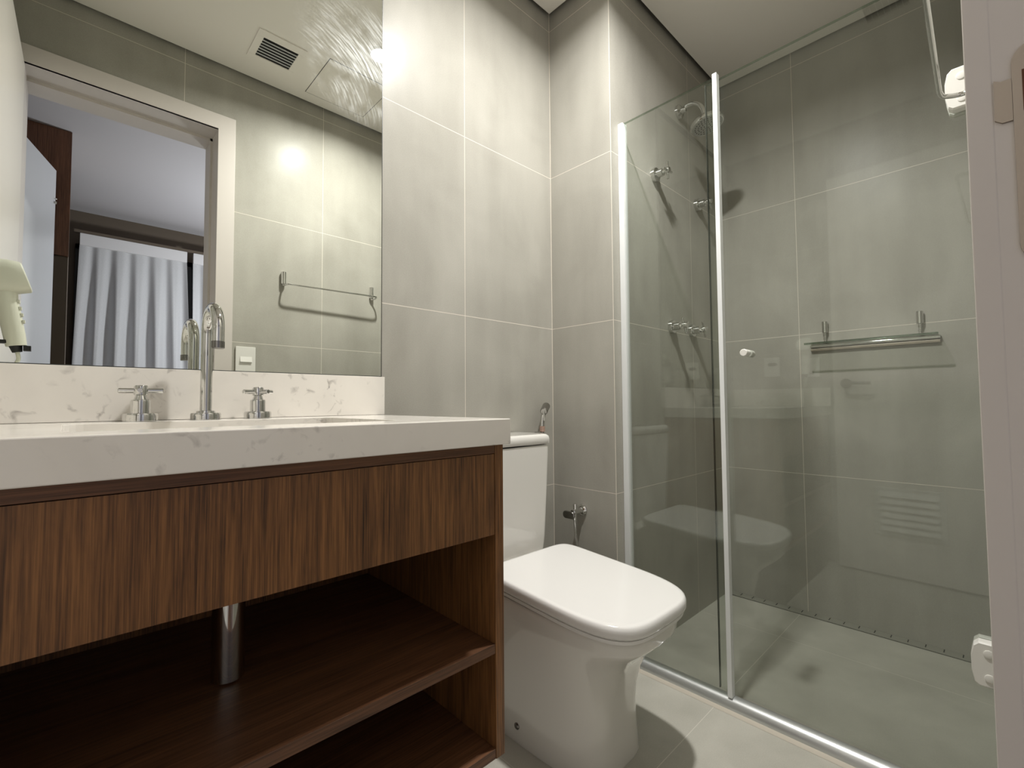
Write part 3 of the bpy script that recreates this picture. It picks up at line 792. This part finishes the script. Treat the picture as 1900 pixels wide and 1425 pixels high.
# hair dryer on its wall holder
HY = -.455
t = thing('wall_holder', 'white wall holder for the hair dryer by the mirror', 'holder', (XL, HY, 1.06))
obj('back_plate', bx(XL + .0002, XL + .03, HY - .045, HY + .045, 1.035, 1.145, bev=.006), M_white, t)
b = B(); box(b, XL + .028, -1.475, HY - .012, HY + .012, 1.050, 1.058, bev=.001); obj('support_arm', b, M_black, t)
t = thing('hair_dryer', 'cream hair dryer resting in its wall holder, seen at the left of the mirror', 'hair dryer', (-1.48, HY, 1.04))
b = B()
def hsec(x, zt, zb, w_): return [Vector((x + (0 if s3 > 0 else 0), HY + w_ * c3, (zt + zb) / 2 + (zt - zb) / 2 * s3)) for c3, s3 in [(math.copysign(abs(math.cos(a)) ** .75, math.cos(a)), math.copysign(abs(math.sin(a)) ** .75, math.sin(a))) for a in [2 * PI * k / 28 for k in range(28)]]]
sec = [hsec(-1.565, 1.236, 1.172, .034), hsec(-1.56, 1.242, 1.166, .039), hsec(-1.52, 1.248, 1.164, .042), hsec(-1.47, 1.252, 1.174, .041), hsec(-1.448, 1.250, 1.180, .038), hsec(-1.445, 1.247, 1.184, .035)]
for r_ in sec[-3:]:
    for p in r_: p.x += (1.215 - p.z) * .32
rings(b, sec)
body = obj('barrel', b, M_cream, t, angle=60)
b = B()
hp = [(-1.482, HY, 1.178), (-1.478, HY, 1.15), (-1.470, HY, 1.11), (-1.463, HY, 1.07), (-1.459, HY, 1.045)]
tube(b, hp, .02, 20, radii=[.023, .0205, .020, .0195, .0185]); obj('handle', b, M_cream, t, angle=60)
b = B()
for k in range(4): box(b, -1.4600 + .0032 * k, -1.4552 + .0032 * k, HY - .010, HY + .010, 1.150 - .016 * k, 1.157 - .016 * k, bev=.001)
obj('grip_ridges', b, M_cream, t)
b = B(); cyl(b, (-1.4605, HY, 1.046), (-1.457, HY, 1.030), .012, .009); box(b, -1.447, -1.434, HY - .012, HY + .012, 1.034, 1.046); obj('switch_tip', b, M_black, t)
cordp = smooth_path([(-1.457, HY, 1.031), (-1.455, HY, 1.012), (-1.463, HY + .004, .996), (-1.48, HY + .01, .985), (-1.505, HY + .015, .978), (-1.54, HY + .02, .99), (-1.57, HY + .02, 1.03), (-1.575, HY + .02, 1.05)], 6)
b = B(); tube(b, cordp, .0042, 10); obj('cord', b, M_cream, t)

# ------------------------------------------------------------------ ceiling fittings
LX, LY = -.400, -.645
t = thing('ceiling_light', 'small round recessed downlight over the toilet', 'ceiling light', (LX, LY, CZ))
b = B(); rings(b, [[Vector((LX + r_ * math.cos(2 * PI * k / 40), LY + r_ * math.sin(2 * PI * k / 40), z)) for k in range(40)] for r_, z in ((.052, CZ - .0003), (.050, CZ - .004), (.042, CZ - .004), (.040, CZ - .0003))], cap=False, close=True)
obj('trim_ring', b, M_white, t)
b = B(); lathe(b, (LX, LY, CZ - .0005), (0, 0, -1), [(0, .0395), (.0015, .0395)], 40); obj('diffuser', b, M_lamp, t)
t = thing('air_vent', 'square white slatted extractor vent in the ceiling, seen in the mirror', 'vent', (-.738, -.94, CZ))
vx0, vx1, vy0, vy1 = -.834, -.644, -1.036, -.840
ix0, ix1, iy0, iy1 = -.806, -.667, -1.012, -.880
b = B(); box(b, vx0, vx1, vy0, iy0, CZ - .005, CZ - .0003, bev=.001); box(b, vx0, vx1, iy1, vy1, CZ - .005, CZ - .0003, bev=.001)
box(b, vx0, ix0, iy0, iy1, CZ - .005, CZ - .0003, bev=.001); box(b, ix1, vx1, iy0, iy1, CZ - .005, CZ - .0003, bev=.001)
obj('frame', b, M_plaster, t)
obj('recess_shade_plate', bx(ix0, ix1, iy0, iy1, CZ - .0012, CZ - .0002), M_dark, t, smooth=False)  # flat black plate, painted shade in place of an open vent recess
for k in range(6):
    y = iy0 + (iy1 - iy0) * (k + 1) / 7
    b = B(); prism(b, [(y - .0020, CZ - .0056), (y - .0002, CZ - .0060), (y + .0008, CZ - .0016), (y - .0008, CZ - .0013)], 'X', ix0, ix1); obj('slat', b, M_alu, t)
t = thing('access_hatch', 'square flush access hatch in the ceiling, seen in the mirror', 'hatch', (-.405, -.96, CZ))
obj('shadow_line', bx(-.556, -.254, -1.116, -.814, CZ - .0006, CZ - .0002), M_slot, t, smooth=False)
obj('panel', bx(-.5535, -.2565, -1.1135, -.8165, CZ - .0012, CZ - .0007), M_plaster, t, smooth=False)
